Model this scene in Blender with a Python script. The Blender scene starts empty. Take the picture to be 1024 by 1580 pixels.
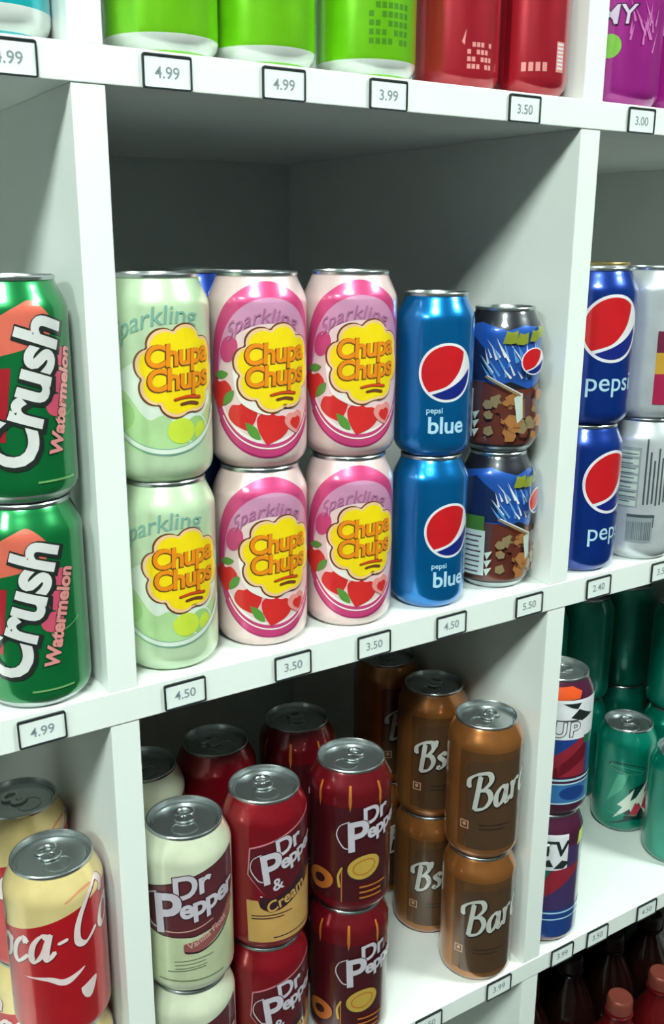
import bpy, bmesh, math, random
from mathutils import Vector, Matrix

# ------------------------------------------------------------------ camera, light, exposure
SC = bpy.context.scene
COL = SC.collection
S = 0.384            # one shelf bay, in metres
Z0 = 1.15            # height of the middle shelf above the floor
def W(x, y, z): return Vector((x*S, y*S, z*S + Z0))

YAW, PITCH, ROLL, FPX = 0.56718995, 0.27209405, 0.00495894, 1491.23
fw = Vector((math.sin(YAW)*math.cos(PITCH), math.cos(YAW)*math.cos(PITCH), -math.sin(PITCH)))
rt = Vector((math.cos(YAW), -math.sin(YAW), 0)); up = rt.cross(fw)
r2 = math.cos(ROLL)*rt + math.sin(ROLL)*up; u2 = -math.sin(ROLL)*rt + math.cos(ROLL)*up
CAMX, CAMY, CAMZ = -0.52175927, -1.41915703, 0.71787491
cd = bpy.data.cameras.new('camera'); cam = bpy.data.objects.new('camera', cd); COL.objects.link(cam)
cd.sensor_fit = 'VERTICAL'; cd.sensor_height = 36.0; cd.lens = FPX*36.0/1580.0; cd.clip_start = 0.02
m = Matrix.Identity(4)
for i in range(3):
    m[i][0] = r2[i]; m[i][1] = u2[i]; m[i][2] = -fw[i]
m.translation = W(CAMX, CAMY, CAMZ); cam.matrix_world = m
SC.camera = cam

SC.view_settings.view_transform = 'Standard'; SC.view_settings.look = 'None'
SC.view_settings.gamma = 1.0; SC.view_settings.use_curve_mapping = False
EXPOSURE = -0.34
SC.view_settings.exposure = EXPOSURE
LAMP_POWER = 105.0               # radiance of the ceiling panels
LAMPS = [(-2.1, -1.0), (-0.60, -1.0), (1.30, -1.0)]  # leftmost panel is added fill for the right divider's side face
CEIL = 2.55
wd = bpy.data.worlds.new('world'); SC.world = wd; wd.use_nodes = True
wd.node_tree.nodes['Background'].inputs[0].default_value = (0.80, 0.90, 0.86, 1)
wd.node_tree.nodes['Background'].inputs[1].default_value = 0.02

# ------------------------------------------------------------------ materials
def lin(c):
    out = []
    for v in c:
        v = v/255.0
        out.append(v/12.92 if v <= 0.04045 else ((v+0.055)/1.055)**2.4)
    return (*out, 1.0)
MATS = {}
def mat(name, rgb, metal=0.0, rough=0.4, coat=0.0, var=0.06, scale=60.0, emit=0.0, bump=0.0):
    if name in MATS: return MATS[name]
    mm = bpy.data.materials.new(name); mm.use_nodes = True
    nt = mm.node_tree; b = nt.nodes['Principled BSDF']
    c = lin(rgb)
    tc = nt.nodes.new('ShaderNodeTexCoord'); nz = nt.nodes.new('ShaderNodeTexNoise')
    nz.inputs['Scale'].default_value = scale; nz.inputs['Detail'].default_value = 3
    nt.links.new(tc.outputs['Object'], nz.inputs['Vector'])
    rp = nt.nodes.new('ShaderNodeValToRGB')
    rp.color_ramp.elements[0].position = 0.3; rp.color_ramp.elements[1].position = 0.7
    rp.color_ramp.elements[0].color = (*[v*(1-var) for v in c[:3]], 1)
    rp.color_ramp.elements[1].color = (*[min(1, v*(1+var)) for v in c[:3]], 1)
    nt.links.new(nz.outputs['Fac'], rp.inputs['Fac'])
    nt.links.new(rp.outputs['Color'], b.inputs['Base Color'])
    b.inputs['Metallic'].default_value = metal; b.inputs['Roughness'].default_value = rough
    b.inputs['Coat Weight'].default_value = coat; b.inputs['Coat Roughness'].default_value = 0.1
    if emit:
        b.inputs['Emission Color'].default_value = c; b.inputs['Emission Strength'].default_value = emit
    if bump:
        bp = nt.nodes.new('ShaderNodeBump'); bp.inputs['Strength'].default_value = bump
        bp.inputs['Distance'].default_value = 0.002
        nt.links.new(nz.outputs['Fac'], bp.inputs['Height']); nt.links.new(bp.outputs['Normal'], b.inputs['Normal'])
    MATS[name] = mm
    return mm
M_white = mat('white_melamine', (226, 230, 227), 0, 0.45, var=0.015, scale=14)
M_back = mat('back_panel_board', (205, 212, 208), 0, 0.6, var=0.03, scale=10)
M_wall = mat('painted_wall', (60, 64, 62), 0, 0.8, var=0.03, scale=4, bump=0.1)
M_floor = mat('floor_tile', (52, 54, 53), 0, 0.4, var=0.08, scale=5)
M_ceil = mat('ceiling_paint', (215, 220, 216), 0, 0.9, var=0.02, scale=8)
M_alu = mat('aluminium', (196, 202, 203), 0.95, 0.27, var=0.04)
M_gold = mat('gold_aluminium', (205, 180, 120), 0.9, 0.3)
M_black = mat('black_plastic', (28, 34, 38), 0, 0.4)
M_card = mat('price_card', (222, 228, 226), 0, 0.5, var=0.02)
M_ink = mat('grey_ink', (128, 136, 142), 0, 0.6)
M_lampframe = mat('lamp_frame', (220, 222, 222), 0.2, 0.5)
M_lamp = mat('lamp_diffuser', (240, 255, 246), 0, 0.5, var=0.0, emit=LAMP_POWER)

# ------------------------------------------------------------------ mesh helpers
def link(name, me, parent=None, mats=None):
    o = bpy.data.objects.new(name, me); COL.objects.link(o)
    if parent: o.parent = parent
    return o
def finish(bm, name, mats, smooth=False, sharp=None):
    me = bpy.data.meshes.new(name); bmesh.ops.recalc_face_normals(bm, faces=bm.faces[:]); bm.to_mesh(me); bm.free()
    for x in (mats if isinstance(mats, (list, tuple)) else [mats]): me.materials.append(x)
    if smooth:
        me.polygons.foreach_set('use_smooth', [True]*len(me.polygons))
        if sharp: me.set_sharp_from_angle(angle=math.radians(sharp))
    return me
def box_bm(x0, x1, y0, y1, z0, z1, bev=0.0):
    bm = bmesh.new()
    bmesh.ops.create_cube(bm, size=1.0)
    for v in bm.verts:
        v.co = Vector((x0+(v.co.x+.5)*(x1-x0), y0+(v.co.y+.5)*(y1-y0), z0+(v.co.z+.5)*(z1-z0)))
    if bev: bmesh.ops.bevel(bm, geom=bm.edges[:], offset=bev, segments=2, affect='EDGES', profile=0.5)
    return bm
def lathe_bm(prof, seg=96, mi=None):
    bm = bmesh.new(); rings = []
    for (r, z) in prof:
        if r < 1e-6: rings.append([bm.verts.new((0, 0, z))])
        else: rings.append([bm.verts.new((r*math.sin(2*math.pi*k/seg), -r*math.cos(2*math.pi*k/seg), z)) for k in range(seg)])
    for a, (A, B) in enumerate(zip(rings, rings[1:])):
        for k in range(seg):
            k2 = (k+1) % seg
            if len(A) == 1: f = bm.faces.new((A[0], B[k], B[k2]))
            elif len(B) == 1: f = bm.faces.new((A[k], A[k2], B[0]))
            else: f = bm.faces.new((A[k], A[k2], B[k2], B[k]))
            if mi: f.material_index = mi(a)
    return bm
def tag(o, label, cat, group=None, kind=None):
    if label: o['label'] = label
    if cat: o['category'] = cat
    if group: o['group'] = group
    if kind: o['kind'] = kind
    return o
def empty(name, loc, rz=0.0):
    o = bpy.data.objects.new(name, None); COL.objects.link(o)
    o.location = loc; o.rotation_euler = (0, 0, rz); o.empty_display_size = 0.03
    return o

# ------------------------------------------------------------------ the room
def struct(name, bm, m):
    o = link(name, finish(bm, name, m)); o['kind'] = 'structure'; return o
RX0, RX1, RY0, RY1 = -3.2, 2.4, -2.6, 0.47
struct('floor', box_bm(RX0, RX1, RY0, RY1, -0.05, 0.0), M_floor)
struct('ceiling', box_bm(RX0, RX1, RY0, RY1, CEIL, CEIL+0.05), M_ceil)
struct('wall_back', box_bm(RX0, RX1, RY1, RY1+0.05, 0, CEIL), M_wall)
struct('wall_front', box_bm(RX0, RX1, RY0-0.05, RY0, 0, CEIL), M_wall)
struct('wall_left', box_bm(RX0-0.05, RX0, RY0, RY1, 0, CEIL), M_wall)
struct('wall_right', box_bm(RX1, RX1+0.05, RY0, RY1, 0, CEIL), M_wall)
for i, (lx, ly) in enumerate(LAMPS):
    r = empty('ceiling_light', (lx, ly, CEIL))
    tag(r, 'flat white ceiling light panel %s of the shelf aisle' % (('added over the far left end', 'middle', 'over the right end')[i]), 'light', 'ceiling light panels over the aisle')
    a, b = 0.22, 0.22
    bm = box_bm(-a-.02, a+.02, -b-.02, b+.02, -0.012, 0.0)
    link('housing', finish(bm, 'housing', M_lampframe), r)
    bm = box_bm(-a, a, -b, b, -0.02, -0.012)
    link('diffuser', finish(bm, 'diffuser', M_lamp), r)

# ------------------------------------------------------------------ the shelf unit
T1 = 0.05003; T2 = 0.05267
DEPTH = 1.13
SH = [(-2.035, -1.985), (-1.0362, -0.9865), (-0.0593, 0.0), (0.9314, 0.9830), (1.93, 1.98)]
XL, XR = -1.0-T1, 2.0
unit = empty('shelf_unit', W(0.5, 0.5, -Z0/S))
tag(unit, 'tall white melamine shelving unit of open bays filled with drink cans', 'shelf')
def unit_part(name, x0, x1, y0, y1, z0, z1, m=M_white, bev=0.0006):
    a = W(x0, y0, z0) - unit.location; b = W(x1, y1, z1) - unit.location
    return link(name, finish(box_bm(a.x, b.x, a.y, b.y, a.z, b.z, bev), name, m), unit)
for (a, b) in SH: unit_part('shelf', XL, XR, 0.0, DEPTH, a, b)
zs = [-Z0/S+0.0005] + [v for ab in SH for v in ab]
for k in range(0, len(zs)-1, 2):
    for (x0, x1) in ((-1.0-T1, -1.0), (-T1, 0.0), (1.0-T2, 1.0), (2.0-T2, 2.0)):
        unit_part('upright_panel', x0, x1, 0.002, DEPTH, zs[k], zs[k+1])
unit_part('back_panel', XL, XR, DEPTH, DEPTH+0.03, -Z0/S+0.0005, 1.98, M_back)

# ------------------------------------------------------------------ flat artwork, in millimetres, wrapped round the cans
def sh_poly(pts): return ([tuple(p) for p in pts], [list(range(len(pts)))])
def sh_rect(x0, y0, x1, y1):
    return sh_poly([(x0, y0), (x1, y0), (x1, y1), (x0, y1)])
def sh_ell(rx, ry=None, cx=0, cy=0, n=48, a0=0, a1=360):
    ry = ry or rx
    return sh_poly([(cx+rx*math.cos(math.radians(a0+(a1-a0)*k/n)), cy+ry*math.sin(math.radians(a0+(a1-a0)*k/n))) for k in range(n if a1-a0 == 360 else n+1)])
def sh_ring(rx, ry, w0, w1=None, cx=0, cy=0, n=72, a0=0, a1=360):
    # ring whose width goes from w0 (left) to w1 (right)
    w1 = w0 if w1 is None else w1
    vs, fs = [], []
    for k in range(n+1):
        a = math.radians(a0+(a1-a0)*k/n); c, s = math.cos(a), math.sin(a)
        w = w0+(w1-w0)*(c+1)/2
        vs += [(cx+rx*c, cy+ry*s), (cx+(rx-w)*c, cy+(ry-w)*s)]
    for k in range(n): fs.append([2*k, 2*k+2, 2*k+3, 2*k+1])
    return vs, fs
def join(*shapes):
    vs, fs = [], []
    for (v, f) in shapes:
        o = len(vs); vs += v; fs += [[i+o for i in q] for q in f]
    return vs, fs
def xf(shape, u=0, v=0, rot=0, sc=1.0, sx=1.0, warp=None):
    c, s = math.cos(math.radians(rot)), math.sin(math.radians(rot)); out = []
    for (x, y) in shape[0]:
        x, y = x*sc*sx, y*sc
        if warp: x, y = warp(x, y)
        out.append((c*x-s*y+u, s*x+c*y+v))
    return out, shape[1]
_tc = {}
def sh_text(s, size, shear=0.0, bold=0.0, spacing=1.0, align='CENTER'):
    key = (s, size, shear, bold, spacing, align)
    if key in _tc: return _tc[key]
    cu = bpy.data.curves.new('lettering', 'FONT'); cu.body = s; cu.size = size; cu.shear = shear
    cu.offset = bold; cu.space_character = spacing; cu.align_x = align; cu.resolution_u = 4
    o = bpy.data.objects.new('lettering', cu); COL.objects.link(o)
    bpy.context.view_layer.update()
    dg = bpy.context.evaluated_depsgraph_get(); me = o.evaluated_get(dg).to_mesh()
    r = ([(v.co.x, v.co.y) for v in me.vertices], [list(p.vertices) for p in me.polygons])
    o.evaluated_get(dg).to_mesh_clear()
    bpy.data.objects.remove(o); bpy.data.curves.remove(cu)
    _tc[key] = r
    return r
def smooth(pts, n=7):
    out = []; P = [pts[0]]+list(pts)+[pts[-1]]
    for i in range(1, len(P)-2):
        p0, p1, p2, p3 = P[i-1], P[i], P[i+1], P[i+2]
        for k in range(n):
            t = k/n
            out.append(tuple(0.5*((2*p1[j])+(-p0[j]+p2[j])*t+(2*p0[j]-5*p1[j]+4*p2[j]-p3[j])*t*t+(-p0[j]+3*p1[j]-3*p2[j]+p3[j])*t**3) for j in (0, 1)))
    out.append(tuple(pts[-1])); return out
def sh_stroke(strokes, w, thin=0.45, pen=35, grow=0.0):
    shapes = []
    for st in strokes:
        p = smooth(st); vs, fs = [], []
        for i, (x, y) in enumerate(p):
            a = p[max(i-1, 0)]; b = p[min(i+1, len(p)-1)]
            d = math.atan2(b[1]-a[1], b[0]-a[0]); ww = w*(thin+(1-thin)*abs(math.sin(d-math.radians(pen))))/2+grow
            nx, ny = -math.sin(d)*ww, math.cos(d)*ww
            vs += [(x+nx, y+ny), (x-nx, y-ny)]
        for i in range(len(p)-1): fs.append([2*i, 2*i+1, 2*i+3, 2*i+2])
        shapes.append((vs, fs))
        for (x, y) in (p[0], p[-1]): shapes.append(sh_ell(w*thin*0.5+grow, None, x, y, 10))
    return join(*shapes)
GL = {  # a brush script, em = 1
 'C': (.52, [[(.60, .72), (.62, .92), (.48, 1.02), (.24, .86), (.06, .5), (.06, .14), (.24, .0), (.46, .14)]]),
 'o': (.36, [[(.2, .5), (.06, .36), (.03, .12), (.14, 0), (.28, .12), (.31, .36), (.2, .5)], [(.26, .46), (.38, .42)]]),
 'c': (.34, [[(.31, .4), (.22, .5), (.08, .36), (.03, .12), (.14, 0), (.34, .14)]]),
 'a': (.46, [[(.33, .44), (.2, .5), (.06, .34), (.03, .1), (.12, 0), (.26, .16), (.36, .5)], [(.36, .5), (.31, .12), (.36, .0), (.47, .12)]]),
 'l': (.26, [[(.0, .1), (.16, .5), (.28, .95), (.22, 1.0), (.11, .6), (.07, .15), (.12, 0), (.26, .12)]]),
 '-': (.27, [[(.02, .26), (.17, .28)]]),
 'B': (.58, [[(.24, .93), (.15, .45), (.06, .0)], [(-.08, .66), (-.06, .88), (.16, 1.0), (.46, .98), (.52, .76), (.34, .57), (.18, .54)], [(.18, .54), (.42, .5), (.5, .26), (.34, .03), (.06, .0)]]),
 'r': (.34, [[(.04, .5), (.07, .3), (.03, 0)], [(.06, .26), (.18, .47), (.32, .46)]]),
 'q': (.44, [[(.33, .44), (.2, .5), (.06, .34), (.03, .1), (.12, 0), (.28, .16), (.36, .5)], [(.36, .5), (.3, .0), (.24, -.36)]]),
 's': (.32, [[(.3, .42), (.2, .5), (.08, .4), (.24, .2), (.2, .03), (.08, .0), (.0, .08)]]),
 "'": (.12, [[(.08, 1.0), (.02, .8)]]),
}
def script(word, size, w, grow=0.0, thin=.4, shear=0.25, gap=0.0):
    x = 0; st = []
    for ch in word:
        adv, g = GL[ch]
        for q in g: st.append([((x+a+shear*b)*size, b*size) for a, b in q])
        x += adv+gap
    return sh_stroke(st, w, thin, 20, grow)
def hlines(x0, x1, y, n, dy, w, jag=0.25, seed=1):
    rr = random.Random(seed)
    return join(*[sh_rect(x0, y-k*dy-w/2, x1-(x1-x0)*jag*rr.random(), y-k*dy+w/2) for k in range(n)])

class Art:
    def __init__(self, r, H): self.r, self.H, self.ops = r, H, []
    def add(self, part, m, shape, **k): self.ops.append((part, m, xf(shape, **k)))
def can_profile(r, H):
    d = r-33.2
    P = [(0, 6), (16, 5), (21, 3), (24.2, .4), (25.2, 0), (26.4, .4), (29.5, 3.2), (31.8, 6.2), (32.9, 9.5), (33.2, 13)]
    P += [(33.2, z) for z in (40, 70, H-21)]
    P += [(33.1, H-18.5), (32.5, H-15.8), (31.2, H-12.6), (29.4, H-8.8), (28, H-5.8), (27.1, H-3.6), (26.6, H-2.8)]
    return [(max(0, a+(d if a > 0 else 0)), z) for a, z in P]
def radius_at(prof, z):
    pp = prof[4:]
    for (a, za), (b, zb) in zip(pp, pp[1:]):
        if za <= z <= zb: return a+(b-a)*(z-za)/max(zb-za, 1e-6)
    return pp[-1][0] if z > pp[-1][1] else pp[0][0]
LAY = 0.045
def wrap_art(art):
    """one mesh per part name, a material slot per colour, each op lying a hair above the one before"""
    prof = can_profile(art.r, art.H); parts = {}
    for li, (part, m, (vs, fs)) in enumerate(art.ops):
        bm = bmesh.new(); bv = [bm.verts.new((x, y, 0)) for x, y in vs]
        for f in fs:
            if len(set(f)) < 3: continue
            try: bm.faces.new([bv[i] for i in f])
            except ValueError: pass
        bmesh.ops.triangulate(bm, faces=[f for f in bm.faces if len(f.verts) > 4])
        us = [x for x, _ in vs]; ys = [y for _, y in vs]
        step = 2.4; k = math.floor(min(us)/step)+1
        while k*step < max(us):
            bmesh.ops.bisect_plane(bm, geom=bm.verts[:]+bm.edges[:]+bm.faces[:], plane_co=(k*step, 0, 0), plane_no=(1, 0, 0), dist=1e-5); k += 1
        for c in [3.2, 5, 6.2, 8, 9.5, 11, 13]+[art.H-d for d in (21, 18.5, 17, 15.8, 14, 12.6, 10.7, 8.8, 7.3, 5.8, 4.6, 3.6)]:
            if min(ys) < c < max(ys):
                bmesh.ops.bisect_plane(bm, geom=bm.verts[:]+bm.edges[:]+bm.faces[:], plane_co=(0, c, 0), plane_no=(0, 1, 0), dist=1e-5)
        off = 0.06+LAY*li
        d = parts.setdefault(part, {'v': [], 'f': [], 'm': [], 'mats': []})
        if m not in d['mats']: d['mats'].append(m)
        mi = d['mats'].index(m); o = len(d['v']); bm.verts.index_update()
        for v in bm.verts:
            rr = radius_at(prof, v.co.y)+off; a = v.co.x/art.r
            d['v'].append((rr*math.sin(a)/1000, -rr*math.cos(a)/1000, v.co.y/1000))
        for f in bm.faces:
            ids = [v.index+o for v in f.verts]
            p = [Vector(d['v'][i]) for i in ids[:3]]
            nrm = (p[1]-p[0]).cross(p[2]-p[0]); cc = (p[0]+p[1]+p[2])/3
            if nrm.x*cc.x+nrm.y*cc.y < 0: ids.reverse()
            d['f'].append(ids); d['m'].append(mi)
        bm.free()
    out = []
    for part, d in parts.items():
        me = bpy.data.meshes.new(part); me.from_pydata(d['v'], [], d['f'])
        for x in d['mats']: me.materials.append(x)
        me.polygons.foreach_set('material_index', d['m'])
        me.polygons.foreach_set('use_smooth', [True]*len(d['f'])); me.update()
        out.append((part, me))
    return out

# ------------------------------------------------------------------ a can: body, lid > pull tab, printed parts
def lid_mesh(r, H, m):
    d = r-33.2
    P = [(26.6, H-2.9), (27.3, H-2.5), (27.4, H-.8), (26.9, H-.05), (26.2, H-.1), (25.8, H-.8), (25.2, H-4.2), (24.6, H-5.7), (23.8, H-5.9), (23.2, H-5.4), (22.7, H-4.3), (21.5, H-4.1), (8, H-4.0), (0, H-4.0)]
    bm = lathe_bm([(max(0, a+d if a > 0 else 0)/1000, z/1000) for a, z in P], 72)
    # raised score line round the mouth, on the viewer's side of the rivet
    for (rx, ry, cy, w, h) in ((9.5, 8.0, -9.5, .7, .5),):
        n = 40; rg = []
        for k in range(n):
            a = 2*math.pi*k/n
            q = []
            for (e, z) in ((0, 0), (0.25, h), (.75, h), (1, 0)):
                q.append(bm.verts.new(((rx-w*e)*math.cos(a)/1000, (cy+(ry-w*e)*math.sin(a))/1000, (H-3.98+z)/1000)))
            rg.append(q)
        for k in range(n):
            A, B = rg[k], rg[(k+1) % n]
            for j in range(3): bm.faces.new((A[j], B[j], B[j+1], A[j+1]))
    return finish(bm, 'lid', m, True, 35)
def tab_mesh(H, m):
    bm = bmesh.new()
    def ring(outer, inner, z0, z1, cy):
        n = 36; rg = []
        for k in range(n):
            a = 2*math.pi*k/n; c, s = math.cos(a), math.sin(a)
            rg.append([bm.verts.new((ox*c/1000, (cy+oy*s)/1000, z/1000)) for (ox, oy), z in ((outer, z0), (outer, z1-.3), ((outer[0]-.4, outer[1]-.4), z1), ((inner[0]+.3, inner[1]+.3), z1), (inner, z1-.3), (inner, z0))])
        for k in range(n):
            A, B = rg[k], rg[(k+1) % n]
            for j in range(6): bm.faces.new((A[j], B[j], B[(j+1) % 6], A[(j+1) % 6]))
    ring((7.6, 6.0), (4.6, 3.2), H-3.4, H-1.9, 9.0)        # finger loop
    ring((7.2, 5.2), (2.4, 2.2), H-3.4, H-2.1, 0.2)        # nose round the rivet
    for (rr, z0, z1) in ((2.3, H-4.0, H-1.9),):
        g = bmesh.ops.create_cone(bm, cap_ends=True, segments=20, radius1=rr/1000, radius2=rr*.8/1000, depth=(z1-z0)/1000)
        bmesh.ops.translate(bm, verts=g['verts'], vec=(0, 0.0002, (z0+z1)/2000))
    return finish(bm, 'pull_tab', m, True, 35)
PROTO = {}
def define_can(kind, name, r, H, body_mat, art=None, lid=M_alu, base_mat=None):
    prof = can_profile(r, H); n0 = 7
    bm = lathe_bm([(a/1000, z/1000) for a, z in prof], 96, (lambda a: 1 if a < n0 else 0) if base_mat else None)
    meshes = [('body', finish(bm, 'body', [body_mat]+([base_mat] if base_mat else []), True, 50))]
    if art: meshes += wrap_art(art)
    PROTO[kind] = dict(name=name, r=r/1000, H=H/1000, meshes=meshes, lid=lid_mesh(r, H, lid), tab=tab_mesh(H, lid), first=None)
def place(kind, x, y, z, turn, label, group, tabturn=None):
    """a can of the kind at (x, y, z) in bay units; turn = degrees its artwork is turned away from the viewer's line of sight"""
    p = PROTO[kind]
    rz = math.atan2(CAMX-x, -(CAMY-y))
    rz = math.atan2((CAMX-x), (y-CAMY))            # 0 faces the aisle (-y)
    loc = W(x, y, z)
    if p['first'] is None:
        r = empty(p['name'], loc)
        for nm, me in p['meshes']: link(nm, me, r)
        l = link('lid', p['lid'], r); link('pull_tab', p['tab'], l)
        p['first'] = r
    else:
        src = p['first']; r = src.copy(); COL.objects.link(r)
        for ch in src.children:
            c = ch.copy(); COL.objects.link(c); c.parent = r
            for g in ch.children:
                d = g.copy(); COL.objects.link(d); d.parent = c
    r.location = loc; r.rotation_euler = (0, 0, rz+math.radians(turn))
    for ch in r.children:
        if ch.name.startswith('lid') and tabturn is not None: ch.rotation_euler = (0, 0, math.radians(tabturn))
    tag(r, label, 'can', group)
    return r
R0, H0 = 33.2, 0.335*384
def ink(name, rgb, metal=0.25, rough=0.32, **k): return mat(name, rgb, metal, rough, coat=1.0, **k)

# ---- printed designs
def globe(art, u, v, R, tag_=''):
    wht = ink('ink_globe_white', (232, 226, 232), .1); red = ink('ink_globe_red', (206, 26, 34), .15); blu = ink('ink_globe_blue', (22, 38, 130), .2)
    art.add('emblem', wht, sh_ell(R, n=64), u=u, v=v)
    q = .91
    def arc(a0, a1, n=24): return [(q*math.cos(math.radians(a0+(a1-a0)*k/n)), q*math.sin(math.radians(a0+(a1-a0)*k/n))) for k in range(n+1)]
    redp = arc(48, 226)+smooth([(q*math.cos(math.radians(226)), q*math.sin(math.radians(226))), (.0, -.44), (.42, .0), (.58, .4), (q*math.cos(math.radians(48)), q*math.sin(math.radians(48)))])[1:-1]
    blup = arc(234, 366)+list(reversed(smooth([(q*math.cos(math.radians(234)), q*math.sin(math.radians(234))), (.0, -.55), (.5, -.27), (q*math.cos(math.radians(6)), q*math.sin(math.radians(6)))])[1:-1]))
    art.add('emblem', red, sh_poly(redp), u=u, v=v, sc=R)
    art.add('emblem', blu, sh_poly(blup), u=u, v=v, sc=R)
def flower(art, u, v, R):
    yel = ink('ink_yellow', (246, 214, 20), .1); org = ink('ink_orange', (238, 140, 24), .1); dk = ink('ink_brown', (110, 62, 34), .1); crm = ink('ink_cream', (240, 196, 150), .1)
    rdd = ink('ink_red_orange', (216, 70, 26), .1)
    def petals(rad, n=8, amp=.12, rot=12):
        return [((rad*(1-amp+amp*abs(math.cos(n*math.radians(a+rot)/2))**.6*1.6))*math.cos(math.radians(a)), (rad*(1-amp+amp*abs(math.cos(n*math.radians(a+rot)/2))**.6*1.6))*math.sin(math.radians(a))) for a in range(0, 360, 3)]
    art.add('emblem', dk, sh_poly(petals(R*1.035)), u=u-.5, v=v)
    art.add('emblem', crm, sh_poly(petals(R)), u=u, v=v)
    art.add('emblem', yel, sh_poly(petals(R*.93)), u=u+.3, v=v)
    bl = lambda x, y: (x, y+.0022*x*x)
    for (t, dy, sz) in (('Chupa', 4.0, 18.5), ('Chups', -10.5, 18.5)):
        art.add('lettering', dk, sh_text(t, sz, .12, 1.0, .92), u=u-.4, v=v+dy-.4, rot=4, sx=.95)
        art.add('lettering', org, sh_text(t, sz, .12, .5, .92), u=u, v=v+dy, rot=4, sx=.95)
    art.add('lettering', dk, sh_stroke([[(-8, 0), (0, 1.5), (10, .5)], [(-4, -3), (2, -2.2), (8, -3.4)]], 2.6, .6), u=u+3, v=v-17.5)
    art.add('lettering', rdd, sh_stroke([[(-7.5, 0), (0, 1.5), (9.5, .5)]], 1.8, .6), u=u+3, v=v-17.3)

# lime can
def d_lime():
    a = Art(R0, H0); body = ink('pale_green_print', (194, 216, 180), .2, .3)
    cream = ink('ink_pale_mint', (226, 236, 222), .15); gr = ink('ink_leaf_pale', (164, 208, 132), .2); ylw = ink('ink_lime_yellow', (206, 224, 70), .15)
    tl = ink('ink_teal_grey', (128, 176, 160), .2); grn2 = ink('ink_soft_green', (184, 220, 158), .2)
    a.add('printed_artwork', grn2, sh_ell(40, 24), u=-2, v=44)
    a.add('printed_artwork', cream, sh_poly(smooth([(-36, 62), (-22, 58), (-8, 42), (2, 44), (16, 36), (34, 46), (42, 60), (30, 74), (-10, 78), (-36, 62)])))
    a.add('printed_artwork', gr, sh_ell(11, 10), u=-27, v=44)
    a.add('printed_artwork', gr, sh_ell(9, 9), u=24, v=34)
    a.add('printed_artwork', cream, sh_ring(9.4, 9.4, 1), u=24, v=34)
    a.add('printed_artwork', ylw, sh_ell(9, 8), u=13, v=34)
    a.add('printed_artwork', ylw, sh_ell(4.5, 6), u=27, v=33)
    a.add('printed_artwork', cream, sh_ring(46, 46, 3.0, cx=4, cy=66, a0=200, a1=335))
    a.add('printed_artwork', tl, sh_ring(47, 47, .7, cx=4, cy=66, a0=200, a1=335))
    a.add('printed_artwork', tl, sh_ring(43.2, 43.2, .5, cx=4, cy=66, a0=205, a1=330))
    a.add('lettering', tl, sh_text('Sparkling', 16, .35, .1, 1.0), u=-4, v=98, rot=14, warp=lambda x, y: (x, y-.008*x*x))
    flower(a, 14, 71, 26.5)
    define_can('lime', 'drink_can', R0, H0, body, a)
def d_pink():
    a = Art(R0, H0); body = ink('pale_pink_print', (226, 198, 197), .2, .3)
    hot = ink('ink_hot_pink', (212, 70, 128), .25); mau = ink('ink_mauve', (216, 152, 190), .25); pale = ink('ink_milk_pink', (238, 206, 208), .15)
    red = ink('ink_strawberry', (218, 46, 44), .15); pk = ink('ink_strawberry_pale', (238, 150, 146), .15); lf = ink('ink_leaf', (92, 150, 62), .15)
    mlk = ink('ink_milk', (242, 232, 228), .1); dmg = ink('ink_magenta', (176, 40, 104), .25); wsp = ink('ink_grey_mauve', (180, 112, 156), .2)
    cx, cy = 7, 66
    a.add('printed_artwork', hot, sh_ell(44, 57, cx, cy, 80))
    a.add('printed_artwork', mau, sh_ell(38, 47.5, cx+1.5, cy-.5, 80))
    a.add('printed_artwork', pale, sh_ell(38, 40, cx+1, cy-9.5, 80))
    a.add('printed_artwork', mlk, sh_ring(38, 38, 2.5, 1, cx+1, cy-9.5, a0=175, a1=330))
    a.add('printed_artwork', hot, sh_ring(42.5, 51, 3.0, cx=cx+.5, cy=cy, a0=195, a1=345))
    a.add('printed_artwork', dmg, sh_ring(44.6, 57.5, 1.3, cx=cx, cy=cy, a0=215, a1=325))
    a.add('printed_artwork', mlk, sh_ring(41, 50, 1.0, cx=cx+.5, cy=cy-1.4, a0=215, a1=325))
    a.add('printed_artwork', hot, sh_ell(6.5, 9), u=-20, v=80, rot=-25)
    def berry(u, v, s, rot=0, m_=red):
        a.add('printed_artwork', m_, sh_poly(smooth([(0, -1), (-.7, -.35), (-.95, .3), (-.5, .8), (0, .7), (.5, .8), (.95, .3), (.7, -.35), (0, -1)])), u=u, v=v, sc=s, rot=rot)
    def leaf(u, v, s, rot=0):
        a.add('printed_artwork', lf, sh_poly(smooth([(-1, 0), (-.4, .35), (.3, .4), (1, 0), (.3, -.4), (-.4, -.3), (-1, 0)])), u=u, v=v, sc=s, rot=rot)
    berry(-28, 51, 10.5, 0); leaf(-27, 63, 6.5, 10)
    berry(-10, 37, 11, 20); leaf(-21, 48, 7, 50)
    berry(9, 29, 12, -20); leaf(-4, 27, 7.5, -50)
    berry(26, 32, 8.5, 10, pk); berry(27, 31, 5, 10, red)
    a.add('printed_artwork', mlk, sh_poly(smooth([(-17, 66), (-13, 48), (-2, 40), (8, 38), (4, 46), (-8, 56), (-12, 70), (-17, 66)])))
    a.add('lettering', wsp, sh_text('Sparkling', 13, .4, .05, 1.05), u=2, v=97, rot=10, warp=lambda x, y: (x, y-.014*x*x))
    flower(a, 13, 68, 27)
    define_can('pink', 'drink_can', R0, H0, body, a)
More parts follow.
